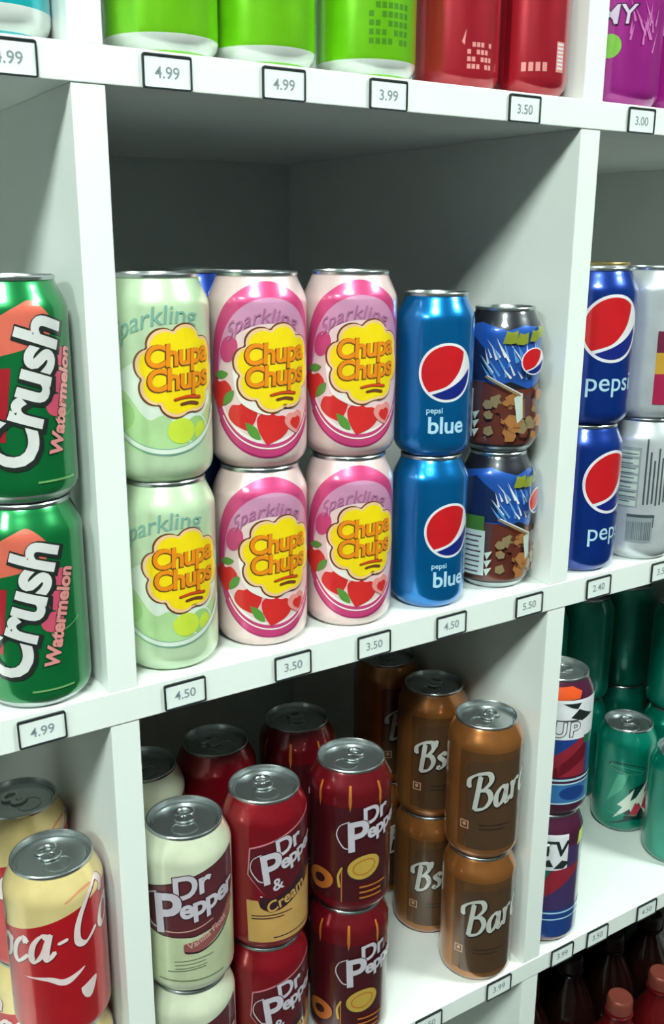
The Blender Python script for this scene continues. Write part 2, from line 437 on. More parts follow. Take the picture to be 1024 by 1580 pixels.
def d_crush():
    a = Art(R0, H0); body = ink('green_foil_print', (18, 128, 66), .55, .28)
    wht = ink('ink_grey_white', (222, 220, 220), .15); blk = ink('ink_near_black', (34, 40, 38), .1); red = ink('ink_melon_red', (168, 30, 44), .2)
    slm = ink('ink_salmon', (232, 112, 92), .25); pnk = ink('ink_rose', (232, 150, 146), .2); lg = ink('ink_rind', (120, 176, 110), .2); mg = ink('ink_pink_fruit', (214, 84, 112), .2)
    a.add('printed_artwork', slm, sh_poly(smooth([(-50, 84), (-26, 97), (2, 113), (12, 115), (22, 104), (16, 94), (-10, 86), (-50, 80), (-50, 84)])))
    a.add('printed_artwork', blk, sh_poly([(-46, 84), (-12, 84.5), (-12, 80), (-46, 76)]))
    a.add('printed_artwork', lg, sh_poly([(-46, 82), (-12, 83), (-12, 81), (-46, 79)]))
    a.add('printed_artwork', red, sh_poly([(-50, 78), (-4, 79.5), (-10, 38), (-50, 40)]))
    for (u, v, r_) in ((28, 84, 6), (25, 70, 7), (21, 57, 7), (27, 64, 4)):
        a.add('printed_artwork', mg, sh_ell(r_, r_*.9), u=u, v=v)
    a.add('printed_artwork', lg, sh_stroke([[(20, 50), (30, 51), (40, 56)]], .7, .8))
    T = lambda b: sh_text('Crush', 36, .05, b, .99)
    for b, mm, du in ((2.9, blk, .9), (1.2, wht, 0)):
        a.add('lettering', mm, T(b), u=14.5+du, v=62-du, rot=73, sx=1.0, warp=lambda x, y: (x, y*(1.0+max(0, -x)*.004)))
    for b, mm in ((.9, blk), (.5, pnk)):
        a.add('lettering', mm, sh_text('Watermelon', 12.0, .1, b, 1.0), u=29, v=58, rot=77)
    a.add('lettering', lg, hlines(6, 32, 14, 1, 1, 1.2, 0))
    define_can('crush', 'drink_can', R0, H0, body, a, base_mat=M_alu)
RS = 0.0765*384; HB = 0.314*384; HC = 0.297*384
def d_blue():
    a = Art(RS, HB); body = ink('bright_blue_foil', (0, 122, 200), .7, .26)
    lb = ink('ink_ice_blue', (182, 220, 240), .15)
    globe(a, 10.5, 64, 21.6)
    for w_, b in (('blue', .35),): a.add('lettering', lb, sh_text(w_, 17.5, 0, b, .98), u=11, v=19.5)
    a.add('lettering', lb, sh_text('pepsi', 6, 0, .1, 1.0), u=1.5, v=34.5)
    define_can('blue', 'drink_can', RS, HB, body, a)
def d_pepsi():
    a = Art(R0, H0); body = ink('deep_blue_foil', (14, 56, 150), .55, .28)
    lb = ink('ink_ice_blue', (182, 220, 240), .15)
    globe(a, 16.5, 80.5, 27.5)
    a.add('lettering', lb, sh_text('pepsi', 22, 0, .1, 1.0), u=18.5, v=30)
    define_can('pepsi', 'drink_can', R0, H0, body, a)
def d_collab():
    a = Art(RS, HC); body = ink('black_print', (30, 32, 42), .3, .35)
    b1 = ink('ink_royal_blue', (40, 92, 184), .3); b2 = ink('ink_sky_streak', (104, 168, 222), .25); yg = ink('ink_olive_yellow', (142, 150, 50), .2)
    br = ink('ink_brown_red', (104, 50, 40), .2); am = ink('ink_amber', (176, 116, 66), .2); wh = ink('ink_globe_white', (232, 226, 232), .1); gr = ink('ink_green_patch', (72, 122, 44), .2); tn = ink('ink_tan', (150, 130, 96), .2)
    nv = ink('ink_navy', (28, 44, 88), .25); pl = ink('ink_label_white', (196, 208, 200), .1); gy = ink('ink_plum', (84, 62, 72), .2)
    rr = random.Random(5)
    a.add('printed_artwork', b1, sh_poly([(-46, 99), (-22, 103), (0, 97), (14, 101), (44, 98), (46, 60), (20, 52), (4, 58), (-12, 54), (-46, 60)]))
    a.add('printed_artwork', nv, sh_poly([(-46, 92), (-34, 96), (-16, 82), (-14, 58), (-46, 58)]))
    a.add('printed_artwork', br, sh_poly([(-46, 58), (-12, 57), (2, 52), (22, 52), (46, 58), (46, 8), (-46, 8)]))
    a.add('printed_artwork', gy, sh_poly([(-40, 56), (-18, 56), (-20, 26), (-36, 30)]))
    for k in range(40):
        u = -14+rr.random()*44; v = 58+rr.random()*20; l = 8+rr.random()*14; an = rr.uniform(95, 130)
        a.add('printed_artwork', b2 if k % 3 else wh, sh_poly([(0, -.9), (l, 0), (0, .9)]), u=u, v=v, rot=an)
    for (u, v, s) in ((2, 92, 5.5), (11, 91, 5), (22, 93, 5), (30, 96, 5)):
        a.add('printed_artwork', yg, sh_poly([(-1, -.8), (-.5, .9), (.2, .7), (1, 1), (.9, -.7), (.1, -.9)]), u=u, v=v, sc=s)
    for k in range(46):
        u = -12+rr.random()*44; v = 14+rr.random()*34; s = 2.5+rr.random()*4
        a.add('printed_artwork', (am, tn, br, am)[k % 4], sh_poly([(-1, -.3), (-.2, .9), (.8, .6), (1, -.4), (.1, -1)]), u=u, v=v, sc=s, rot=rr.random()*360)
    a.add('printed_artwork', pl, sh_poly([(6, 46), (12, 50), (13, 30), (9, 26)]))
    a.add('printed_artwork', gy, sh_poly([(14, 48), (19, 50), (18, 32), (15, 30)]))
    a.add('printed_artwork', tn, sh_stroke([[(-14, 62), (-2, 55), (10, 48)]], 1.6, .9))
    a.add('printed_artwork', wh, sh_stroke([[(-13, 63), (-1, 56), (11, 49)]], .8, .9))
    a.add('printed_artwork', gr, sh_rect(-45, 52, -24, 64))
    a.add('printed_artwork', pl, sh_rect(-42, 14, -23, 52))
    a.add('printed_artwork', gy, hlines(-39, -25, 47, 8, 4.3, 1.3, .2))
    for k in range(3): a.add('printed_artwork', pl, sh_poly([(0, 0), (8, 2), (3, 5)]), u=-21, v=14+7*k, rot=50)
    globe(a, 20, 74, 10.5)
    define_can('collab', 'drink_can', RS, HC, body, a, base_mat=M_alu)
def d_silver():
    a = Art(R0, H0); body = ink('silver_white_print', (206, 210, 214), .35, .32)
    dk = ink('ink_slate', (74, 82, 86), .1); gy = ink('ink_pale_slate', (150, 160, 164), .1); lt = ink('ink_label_white', (196, 208, 200), .1)
    c1 = ink('ink_crimson', (178, 36, 78), .2); c2 = ink('ink_mustard', (214, 164, 62), .2); c3 = ink('ink_wine', (116, 40, 66), .2)
    rr = random.Random(3)
    for k in range(7):
        u = 4+k*3.6; v0 = 52+rr.random()*3; v1 = 92+rr.random()*14
        a.add('printed_text_block', dk, sh_rect(u-.8, v0, u+.8, v1 if k else 112))
    a.add('printed_text_block', gy, sh_rect(-24, 50, -1, 104))
    a.add('printed_text_block', lt, join(*[sh_rect(-23, 51+k*7.5, -2.5, 56+k*7.5) for k in range(7)]))
    a.add('printed_text_block', dk, hlines(-22, -3, 98, 11, 4.3, .9, .3))
    a.add('printed_text_block', gy, sh_rect(-9, 18, 14, 44))
    a.add('printed_text_block', dk, join(sh_rect(-9, 41, 15, 43.5), sh_rect(13.6, 32, 14.6, 43)))
    a.add('printed_text_block', dk, join(*[sh_rect(-8+k*1.5, 20, -8+k*1.5+rr.choice((.4, .7)), 37) for k in range(14)]))
    a.add('colour_blocks', c3, sh_rect(58, 58, 74, 76)); a.add('colour_blocks', c2, sh_rect(58, 40, 74, 58)); a.add('colour_blocks', c1, sh_rect(58, 14, 74, 40))
    define_can('silver', 'drink_can', R0, H0, body, a)
    define_can('darkred', 'drink_can', R0, H0, ink('dark_red_print', (120, 18, 22), .3, .35))
    define_can('goldtop', 'drink_can', R0, 0.338*384, ink('silver_white_print', (206, 210, 214), .35, .32), None, M_gold)
def drp(a, u, v, s=1.0, rot=10, fill=None, dark=None):
    fill = fill or ink('ink_lavender_grey', (206, 196, 208), .2); dark = dark or ink('ink_dark_plum', (52, 24, 34), .15)
    for b, mm in ((1.0, dark), (.3, fill)):
        a.add('lettering', mm, sh_text('Dr', 24*s, .18, (b+.35)*s, .95), u=u+5*s, v=v+14*s, rot=rot)
    for b, mm in ((1.1, dark), (.35, fill)):
        a.add('lettering', mm, join(xf(sh_text('P', 41*s, .18, (b+.6)*s, 1, 'LEFT'), u=-25*s, v=-10*s), xf(sh_text('epper', 20*s, .18, (b+.3)*s, .9, 'LEFT'), u=-4*s, v=-2*s)), u=u, v=v, rot=rot)
    a.add('lettering', fill, sh_stroke([[(-16, 20), (-25, 17), (-30, 8), (-27, -4), (-23, -7)]], 1.5*s, .5), u=u, v=v, sc=s, rot=rot)
def d_cream():
    a = Art(R0, H0); body = ink('cream_print', (206, 210, 186), .2, .3)
    mar = ink('ink_maroon', (96, 40, 48), .25); dp = ink('ink_dark_plum', (52, 24, 34), .15); rb = ink('ink_rust', (150, 84, 84), .2); ol = ink('ink_olive', (110, 120, 96), .1); pal = ink('ink_pale_rust', (206, 160, 150), .1); low = ink('ink_pale_sage', (198, 206, 168), .2)
    a.add('printed_artwork', low, sh_poly([(-100, 56), (100, 56), (100, 12), (-100, 12)]))
    pts = [(-42, 84), (-20, 92), (8, 101), (40, 110), (43, 84), (36, 66), (20, 56), (4, 52), (-20, 52), (-36, 55), (-43, 64)]
    a.add('printed_artwork', dp, sh_poly([(x*1.02, y+(0.9 if y > 80 else -.9)) for x, y in pts]))
    a.add('printed_artwork', mar, sh_poly(pts))
    a.add('printed_artwork', pal, sh_stroke([[(-38, 60), (-20, 56), (2, 57), (18, 62)]], 1.0, .8))
    a.add('printed_artwork', rb, sh_poly(smooth([(-4, 46), (10, 50), (26, 60), (38, 72), (38, 62), (24, 48), (8, 39), (-3, 38), (-4, 46)], 4)))
    a.add('printed_artwork', dp, sh_stroke([[(-3, 39), (8, 38.5), (24, 46), (38, 60)]], 1.6, .8))
    a.add('lettering', pal, sh_text('Vanilla Float', 7, .2, .1, 1), u=15, v=49, rot=27)
    a.add('lettering', ol, join(xf(hlines(-8, 22, 32, 3, 3, .8, .3)), xf(hlines(-14, 14, 24, 1, 3, .9, 0))), rot=6)
    a.add('lettering', ol, hlines(-24, 26, 15, 1, 3, 1.1, 0))
    drp(a, -2, 70, 1.06, 12)
    define_can('cream', 'drink_can', R0, H0, body, a)
def d_cherry():
    a = Art(R0, H0); body = ink('red_foil_print', (150, 18, 34), .55, .28)
    mar = ink('ink_wine_red', (96, 20, 32), .3); tan = ink('ink_tan_gold', (206, 160, 92), .2); dp = ink('ink_dark_plum', (52, 24, 34), .15); pk = ink('ink_pink_line', (212, 130, 140), .2); lv = ink('ink_lavender_grey', (206, 196, 208), .2)
    a.add('printed_artwork', pk, sh_poly([(-12, 93), (46, 113), (46, 50), (0, 52), (-14, 70)]))
    a.add('printed_artwork', mar, sh_poly([(-11, 92), (46, 111.6), (46, 50), (0, 52), (-13, 70)]))
    a.add('printed_artwork', tan, sh_poly([(-15, 48), (-6, 48), (-4, 42), (46, 62), (52, 60), (52, 11), (-14, 11)]))
    a.add('printed_artwork', dp, sh_poly(smooth([(-4, 52), (12, 52), (46, 74), (46, 60), (26, 46), (8, 38), (-4, 42), (-4, 52)], 4)))
    a.add('lettering', dp, join(xf(hlines(-10, 24, 35, 2, 2.6, 1.0, .3)), xf(hlines(6, 44, 14.5, 1, 2, 1.0, 0))), rot=2)
    for b, mm in ((.8, dp), (.25, lv)):
        a.add('lettering', mm, sh_text('&', 14, .15, b, 1), u=10, v=57, rot=16)
    for b, mm in ((.8, dp), (.25, tan)):
        a.add('lettering', mm, sh_text('Cream', 13, .25, b, 1), u=18, v=44, rot=24)
    drp(a, 15, 76, .84, 17)
    define_can('cherry', 'drink_can', R0, H0, body, a)
def d_goldring():
    a = Art(R0, H0); body = ink('dark_red_foil', (120, 18, 30), .5, .3)
    mar = ink('ink_deep_wine', (74, 18, 26), .3); gd = ink('ink_gold', (214, 176, 78), .35); og = ink('ink_orange_gold', (206, 122, 52), .35); dp = ink('ink_dark_plum', (52, 24, 34), .15); red = ink('ink_bright_red', (176, 28, 36), .4)
    a.add('printed_artwork', mar, sh_rect(-100, 14, 100, 100))
    for u in (-78, -52, -26, 0, 26, 52, 78):
        a.add('printed_artwork', og, sh_poly([(u-1.0, 118), (u+1.0, 118), (u+1.3, 104), (u, 96), (u-1.3, 104)]))
        if u in (-78, 78, 0): a.add('printed_artwork', og, sh_rect(u-6.8, 14, u-5.8, 44))
    for k, (u, v, s) in enumerate(((12, 46, 1.0), (-26, 31, .92))):
        a.add('emblem', dp, sh_ell(15*s, 11.5*s), u=u, v=v-.6, rot=18)
        a.add('emblem', gd if k == 0 else og, sh_ell(14*s, 10.5*s), u=u, v=v, rot=18)
        a.add('emblem', og if k == 0 else dp, sh_ring(10*s, 7*s, 1.2) if k == 0 else sh_ell(6*s, 4.4*s), u=u, v=v, rot=18)
    a.add('emblem', gd, sh_ell(8, 4.5), u=13, v=46, rot=30)
    a.add('emblem', gd, sh_stroke([[(-6, 46), (-9, 38), (-8, 28)]], 2.2, .5))
    a.add('printed_artwork', og, hlines(8, 34, 28, 3, 5, 1.6, .3))
    drp(a, 17, 74, .88, 12)
    define_can('goldring', 'drink_can', R0, H0, body, a)
def d_barq():
    cop = ink('copper_foil', (178, 112, 58), .7, .28)
    brn = ink('ink_root_brown', (88, 62, 42), .35); sil = ink('ink_silver', (214, 212, 206), .3); dp = ink('ink_black_brown', (36, 28, 24), .1); sq = ink('ink_rose_tan', (206, 160, 130), .25); mid = ink('ink_copper_brown', (112, 74, 42), .5)
    for kind, word in (('barq', "Barq's"), ('barqs', "B's")):
        a = Art(R0, H0)
        a.add('printed_artwork', mid, sh_poly([(-22, 107), (90, 107), (90, 14), (-22, 14)]))
        a.add('printed_artwork', brn, sh_poly(smooth([(-14, 15), (-15, 80), (-13, 96), (0, 99), (40, 99), (44, 90), (44, 20), (40, 14), (-8, 13), (-14, 15)], 5)))
        sz, u0, gp = (33, -8, .03) if kind == 'barq' else (28, -13, -.03)
        a.add('lettering', dp, script(word, sz, 5.0, 1.1, .4, .22, gp), u=u0, v=51, rot=15)
        a.add('lettering', sil, script(word, sz, 5.0, 0, .4, .22, gp), u=u0-.4, v=51.6, rot=15)
        a.add('lettering', dp, hlines(-2, 30, 38, 2, 4, 1.0, .3))
        a.add('printed_artwork', sq, join(sh_rect(-19, 32, -18, 40), sh_rect(-12, 32, -11, 40), sh_rect(-18, 39, -12, 40), sh_rect(-18, 32, -12, 33), sh_rect(-16.5, 35, -13.5, 38)))
        define_can(kind, 'drink_can', R0, H0, cop, a)
def d_coke():
    a = Art(R0, H0); body = ink('custard_print', (232, 208, 146), .3, .3)
    red = ink('ink_cola_red', (192, 22, 34), .35); wht = ink('ink_pale_pink_white', (236, 214, 214), .15); dr = ink('ink_dark_red', (120, 14, 24), .2); pe = ink('ink_peach', (222, 150, 108), .2)
    a.add('printed_artwork', red, sh_poly([(-104, 79), (-60, 84), (-26, 92), (6, 101), (40, 110), (60, 112), (104, 112), (104, 6), (-104, 6)]))
    a.add('printed_artwork', pe, sh_stroke([[(4, 110), (14, 114), (24, 115)]], 2.6, .5))
    a.add('lettering', dr, script('Coca-Cola', 37, 5.4, .5, .34, .3, .05), u=-72, v=57, rot=11)
    a.add('lettering', wht, script('Coca-Cola', 37, 5.2, 0, .34, .3, .05), u=-72.3, v=57.5, rot=11)
    a.add('lettering', wht, sh_poly(smooth([(-28, 55), (-10, 56), (0, 53), (14, 57), (4, 49), (-3, 48.5), (-12, 53), (-28, 55)], 5)))
    a.add('printed_artwork', wht, sh_poly(smooth([(10, 41), (22, 45), (21, 38), (17, 31), (13, 32), (10.5, 37), (10, 41)], 4)))
    define_can('coke', 'drink_can', R0, H0, body, a)
RU, HU = 33.0, 0.362*384
def d_up():
    H = HU; a = Art(RU, H); body = ink('plum_print', (84, 30, 60), .35, .32)
    org = ink('ink_vivid_orange', (226, 84, 34), .2); wh = ink('ink_snow', (226, 226, 232), .1); bk = ink('ink_near_black', (34, 40, 38), .1); bl = ink('ink_cobalt', (28, 66, 140), .25); rd = ink('ink_brick', (150, 36, 54), .2); gn = ink('ink_deep_green', (24, 110, 84), .2); lb = ink('ink_ice_blue', (182, 220, 240), .15); yl = ink('ink_lime_yellow', (206, 224, 70), .15); cy = ink('ink_cyan_blue', (56, 120, 180), .25)
    a.add('printed_artwork', bl, sh_rect(-104, 44, 104, 84))
    for u0 in (-70, 0, 70): a.add('printed_artwork', rd, sh_poly([(u0-30, 44), (u0-10, 44), (u0+34, 78), (u0+34, 62), (u0+6, 44), (u0+34, 44), (u0+34, 80), (u0+28, 84)]))
    a.add('printed_artwork', wh, sh_rect(-104, 82, 104, 121))
    a.add('printed_artwork', org, sh_poly([(-12, 131), (16, 133), (26, 128), (22, 122), (2, 121)]))
    a.add('printed_artwork', gn, sh_poly([(30, 84), (48, 84), (44, 74), (30, 76)]))
    a.add('printed_artwork', bk, sh_poly([(14, 104), (26, 100), (40, 104), (30, 108), (22, 112)]))
    a.add('printed_artwork', bk, sh_poly([(6, 118), (24, 118), (20, 112), (14, 114)]))
    a.add('printed_artwork', bk, sh_rect(-40, 100.5, 22, 101.6))
    a.add('lettering', bk, sh_text('UP', 20, .05, 1.1, 1.2), u=10, v=85.5)
    a.add('lettering', wh, sh_text('UP', 20, .05, .3, 1.2), u=10, v=85.5)
    a.add('printed_artwork', lb, join(sh_rect(-104, 40, 104, 42), sh_rect(-104, 36, 104, 37.5), sh_rect(-104, 16, 104, 17.5)))
    a.add('printed_artwork', cy, sh_rect(-104, 18, 104, 35.5))
    a.add('printed_artwork', bl, sh_ell(14, 7), u=22, v=27)
    define_can('up', 'energy_can', RU, H, body, a)
    a = Art(RU, H)
    a.add('printed_artwork', ink('ink_violet', (70, 52, 104), .25), sh_rect(-104, 30, 104, 108))
    a.add('printed_artwork', wh, sh_rect(-60, 84, 22, 122))
    a.add('printed_artwork', yl, sh_poly([(34, 106), (46, 110), (46, 122), (36, 120)]))
    for u0 in (0,): a.add('printed_artwork', rd, sh_poly([(u0-40, 40), (u0-10, 46), (u0+34, 78), (u0+40, 88), (u0+10, 84), (u0-40, 62)]))
    a.add('printed_artwork', gn, sh_poly([(-40, 60), (0, 70), (6, 84), (-40, 84)]))
    a.add('lettering', bk, sh_text('TV', 22, .1, .6, 1.0), u=8, v=100)
    a.add('lettering', bk, join(sh_poly([(-10, 88), (4, 96), (8, 88)]), sh_poly([(8, 86), (16, 95), (24, 92), (18, 86)])))
    a.add('printed_artwork', bl, sh_rect(-104, 10, 104, 40))
    a.add('printed_artwork', lb, join(sh_rect(-104, 36, 104, 37.6), sh_rect(-104, 29, 104, 30.4)))
    define_can('tv', 'energy_can', RU, H, body, a)
def d_dew():
    a = Art(R0, H0); body = ink('teal_foil', (0, 134, 112), .5, .3)
    wh = ink('ink_pale_mint', (226, 236, 222), .15); rd = ink('ink_coral_red', (206, 60, 84), .2); dk = ink('ink_deep_teal', (8, 48, 44), .2); lt = ink('ink_light_teal', (70, 170, 140), .3)
    a.add('printed_artwork', dk, sh_ring(24, 6, 1.6, .8), u=6, v=84, rot=-8)
    a.add('printed_artwork', lt, sh_ring(20, 4, 1.0), u=4, v=82, rot=-8)
    a.add('printed_artwork', lt, sh_poly([(-6, 76), (6, 78), (0, 58), (-16, 40), (-12, 56)]))
    a.add('emblem', dk, sh_poly([(-18, 10), (2, 20), (6, 58), (22, 66), (44, 78), (40, 46), (32, 18), (12, 20)]), u=2, v=0)
    a.add('emblem', wh, sh_poly([(-12, 18), (-2, 34), (-8, 36), (10, 58), (6, 42), (12, 46), (26, 68), (22, 50), (34, 66), (26, 24), (16, 40), (10, 22), (6, 32)]), u=4, v=2)
    a.add('emblem', rd, sh_poly([(4, 24), (10, 40), (18, 34), (24, 56), (30, 58), (28, 26), (18, 34), (12, 22)]), u=6, v=2)
    a.add('emblem', dk, sh_poly([(22, 52), (28, 72), (34, 74), (30, 54)]), u=4, v=2)
    a.add('lettering', lt, hlines(-14, 20, 26, 1, 1, .8, 0))
    define_can('dew', 'drink_can', R0, H0, body, a)
def d_top():
    sil = ink('ink_white_base', (220, 224, 220), .3)
    dg = ink('ink_moss', (72, 136, 24), .2); pu = ink('ink_lilac', (120, 110, 190), .25); org = ink('ink_orange', (238, 140, 24), .1)
    lime = ink('vivid_green_print', (118, 200, 22), .4, .28)
    for kind, full in (('green', 0), ('greentext', 1)):
        a = Art(R0, H0)
        a.add('base_band', sil, sh_rect(-104.3, 2.2, 104.3, 10.5))
        if full:
            a.add('lettering', dg, join(*[xf(join(*[sh_rect(2+q*4.2, 40-j*5.2, 5+q*4.2, 43.4-j*5.2) for j in range(5) for q in range(7) if (q*3+j*5) % 8])) for k in (1,)]))
        a.add('printed_artwork', pu, sh_poly([(0, 62), (14, 56), (34, 60), (40, 90), (-10, 90)]))
        a.add('printed_artwork', org, sh_poly([(30, 56), (40, 55), (44, 70), (36, 72)]))
        define_can(kind, 'drink_can', R0, H0, lime, a)
    tl = ink('cyan_teal_print', (18, 176, 186), .35, .28)
    a = Art(R0, H0); a.add('base_band', sil, sh_rect(-104.3, 2.2, 104.3, 14.5))
    define_can('cyan', 'drink_can', R0, H0, tl, a)
    red = ink('cherry_red_print', (172, 28, 46), .4, .3)
    pk = ink('ink_rose', (232, 150, 146), .2); bl = ink('ink_denim', (90, 96, 160), .25); mint = ink('ink_mint_green', (110, 196, 130), .2); wh = ink('ink_snow', (226, 226, 232), .1); dr = ink('ink_dark_red', (120, 14, 24), .2)
    r_, h_ = 0.08*384, 0.38*384
    a = Art(r_, h_)
    a.add('printed_artwork', bl, sh_poly([(8, 62), (26, 58), (30, 80), (10, 84)]))
    a.add('lettering', pk, join(sh_text('', 5), join(*[sh_rect(8+q*3.4, 27-j*4.6, 10.6+q*3.4, 30-j*4.6) for j in range(4) for q in range(6) if (q*5+j*3) % 4]), sh_poly([(4, 30), (7, 38), (6, 28)])))
    define_can('redwide', 'drink_can', r_, h_, red, a)
    r_, h_ = 0.07*384, 0.40*384
    a = Art(r_, h_)
    a.add('printed_artwork', dr, sh_rect(-20, 9, -15, 110))
    a.add('printed_artwork', bl, sh_poly([(-14, 76), (30, 74), (30, 92), (-14, 92)]))
    a.add('printed_artwork', mint, sh_poly([(-8, 74), (-2, 70), (4, 74), (10, 70), (16, 76), (14, 86), (-8, 86)]))
    a.add('lettering', pk, join(*[sh_rect(-6+5*k, 16, -2.6+5*k, 22) for k in range(4)]))
    a.add('lettering', pk, sh_rect(20, 16, 28, 36)); a.add('lettering', wh, join(*[sh_rect(21, 18+2.6*k, 27, 19.4+2.6*k) for k in range(7)]))
    define_can('redslim', 'drink_can', r_, h_, red, a)
    mg = ink('magenta_print', (166, 36, 140), .4, .3); gn = ink('ink_apple', (130, 196, 70), .2); lv = ink('ink_lilac_white', (222, 200, 226), .15); dk = ink('ink_aubergine', (64, 24, 66), .2)
    a = Art(R0, H0)
    a.add('printed_artwork', gn, sh_ell(8.5), u=-6, v=42)
    rr = random.Random(2)
    for k in range(16):
        a.add('printed_artwork', ink('ink_pink_splash', (214, 120, 190), .2), sh_poly([(0, -.9), (10+8*rr.random(), 0), (0, .9)]), u=8+rr.random()*22, v=36+rr.random()*30, rot=70+rr.random()*50)
    a.add('lettering', dk, sh_text('MY', 19, .1, 1.0, 1), u=-2, v=57); a.add('lettering', lv, sh_text('MY', 19, .1, .2, 1), u=-2, v=57)
    define_can('magenta', 'drink_can', R0, H0, mg, a)
for f in (d_lime, d_pink, d_crush, d_blue, d_pepsi, d_collab, d_silver, d_cream, d_cherry, d_goldring, d_barq, d_coke, d_up, d_dew, d_top): f()

# ------------------------------------------------------------------ cans on the middle shelf
HH = 0.335
G = 'cans stacked on the middle shelf'
place('crush', -.142, .079, 0, -17, 'lower green can with large white sideways lettering at far left', G)
place('crush', -.142, .079, HH, 5, 'upper green can with large white sideways lettering at far left', G)
place('lime', .1005, .0965, 0, -3, 'pale green can with yellow flower emblem, standing on the middle shelf beside the left divider', G)
place('lime', .0995, .0955, HH, 0, 'pale green can with yellow flower emblem, stacked on top beside the left divider', G)
place('pink', .2905, .103, 0, 2, 'pink strawberry can standing on the shelf next to the pale green can', G)
place('pink', .2905, .103, HH, 0, 'pink strawberry can stacked on top next to the pale green can', G)
place('pink', .481, .097, 0, 2, 'pink strawberry can standing on the shelf next to the bright blue can', G)
place('pink', .481, .097, HH, 0, 'pink strawberry can stacked on top next to the bright blue can', G)
place('blue', .671, .083, 0, 15, 'slim bright blue can with a red and blue globe, lower one of its stack', G)
place('blue', .671, .083, .314, 0, 'slim bright blue can with a red and blue globe, upper one of its stack', G)
place('collab', .866, .1, 0, 33, 'lower short dark can with white label box by the right divider', G)
place('collab', .866, .1, .297, 6, 'upper short dark can with food picture and small globe emblem', G)
for k in (0, 1):
    place('pepsi', .275, .30, HH*k, 60, 'dark blue can behind the %s pale green and pink cans' % ('lower', 'upper')[k], G)
place('pepsi', 1.112, .089, 0, 22, 'deep blue can with large globe emblem, lower one just right of the right divider', G)
place('pepsi', 1.118, .089, HH, 0, 'deep blue can with large globe emblem, upper one just right of the right divider', G)
place('silver', 1.30, .075, 0, 0, 'silver white can showing dark text lines and a barcode', G)
place('silver', 1.30, .075, HH, -94, 'silver white can with colour blocks, stacked on the barcode can', G)
for (x, y) in ((1.13, .272), (1.31, .262)):
    for k in (0, 1):
        place('goldtop', x, y, .338*k, 40, '%s silver can with gold lid behind the %s' % (('lower', 'upper')[k], 'deep blue cans' if x < 1.2 else 'silver white cans'), G)

# ------------------------------------------------------------------ cans on the lower shelf
ZL = -0.9865
G = 'cans stacked on the lower shelf'
LW = ('lower', 'upper')
for k in (0, 1):
    place('coke', -.143, .089, ZL+HH*k, 4, '%s custard topped red can with white script, front left of the lower shelf' % LW[k], G, 20)
    place('coke', -.142, .298, ZL+HH*k, 25, '%s custard topped can in shade behind the front red script can' % LW[k], G)
    place('cream', .1013, .0686, ZL+HH*k, 0, '%s cream white can with maroon badge beside the left divider' % LW[k], G, 0)
    place('cream', .105, .29, ZL+HH*k, 30, '%s cream white can in shade behind the front cream can' % LW[k], G)
    place('cherry', .2829, .0908, ZL+HH*k, 0, '%s bright red can with tan panel between cream and gold ring cans' % LW[k], G, 14)
    place('cherry', .2773, .2998, ZL+HH*k, 40, '%s dark red can in shade behind the tan panel can' % LW[k], G)
    place('goldring', .4908, .0922, ZL+HH*k, 0, '%s dark red can with yellow oval medallion and gold stripes at the front' % LW[k], G, -24)
    place('goldring', .4796, .2961, ZL+HH*k, 35, '%s dark red can in shade behind the yellow medallion can' % LW[k], G)
    place('barq', .855, .0795, ZL+HH*k, 0, '%s copper brown can with silver script at the front beside the right divider' % LW[k], G, -30)
    place('barqs', .855, .274, ZL+HH*k, 4, '%s copper brown can with silver script directly behind the front copper cans' % LW[k], G, -20)
    place('barqs', .852, .465, ZL+HH*k, 30, '%s copper brown can deepest in the bay beside the right divider' % LW[k], G)
place('tv', 1.089, .09, ZL, 0, 'tall violet and white can below the plum can with the orange patch', G)
place('up', 1.089, .09, ZL+.362, 0, 'tall plum can with white band and orange patch on top of the violet can', G, -40)
place('dew', 1.632, .308, ZL, 0, 'single teal green can with jagged red and white emblem and visible lid', G, 20)
place('dew', 1.634, .1125, ZL, 30, 'teal green can at the front right edge of the lower shelf', G)
for (x, y) in ((1.45, .52), (1.645, .52), (1.84, .31), (1.84, .52), (1.27, .70), (1.45, .72), (1.645, .72), (1.84, .72)):
    for k in (0, 1):
        wh = 'behind the jagged emblem can' if x == 1.645 and y == .52 else 'by the right outer panel, frontmost stack there' if y == .31 else 'left of the stack behind the emblem can' if y == .52 and x < 1.5 else 'next to the right outer panel, second row' if y == .52 else 'in the back row, %s from the left' % {1.27: 'first', 1.45: 'second', 1.645: 'third', 1.84: 'fourth'}[x]
        place('dew', x, y, ZL+HH*k, 70 + 40*k, '%s dim teal can %s' % (LW[k], wh), G)

place('darkred', 1.225, .10, -1.985, 50, 'dim red can standing alone on the bottom shelf, left of the soda bottles', 'red cans on the bottom shelf')

# ------------------------------------------------------------------ cans on the top shelf
ZT = 0.983
G = 'cans on the top shelf'
place('cyan', -.135, .089, ZT, 0, 'cyan teal can with white base at the top left corner', G)
place('green', .1254, .089, ZT, 0, 'bright lime green can at top, nearest the left divider', G)
place('green', .3002, .089, ZT, 40, 'bright lime green can at top, the middle of three', G)
place('greentext', .503, .089, ZT, 0, 'bright lime green can at top with dark printed lines, beside the red cans', G)
place('redwide', .715, .105, ZT, 0, 'red can at top next to the lime green can', G)
place('redslim', .874, .076, ZT, 0, 'slim red can at top with pale label box, beside the right divider', G)
place('magenta', 1.125, .089, ZT, 0, 'magenta can with green dot at the top right, just past the right divider', G)
place('magenta', 1.31, .089, ZT, -30, 'magenta can at the top right edge beyond the one with the green dot', G)

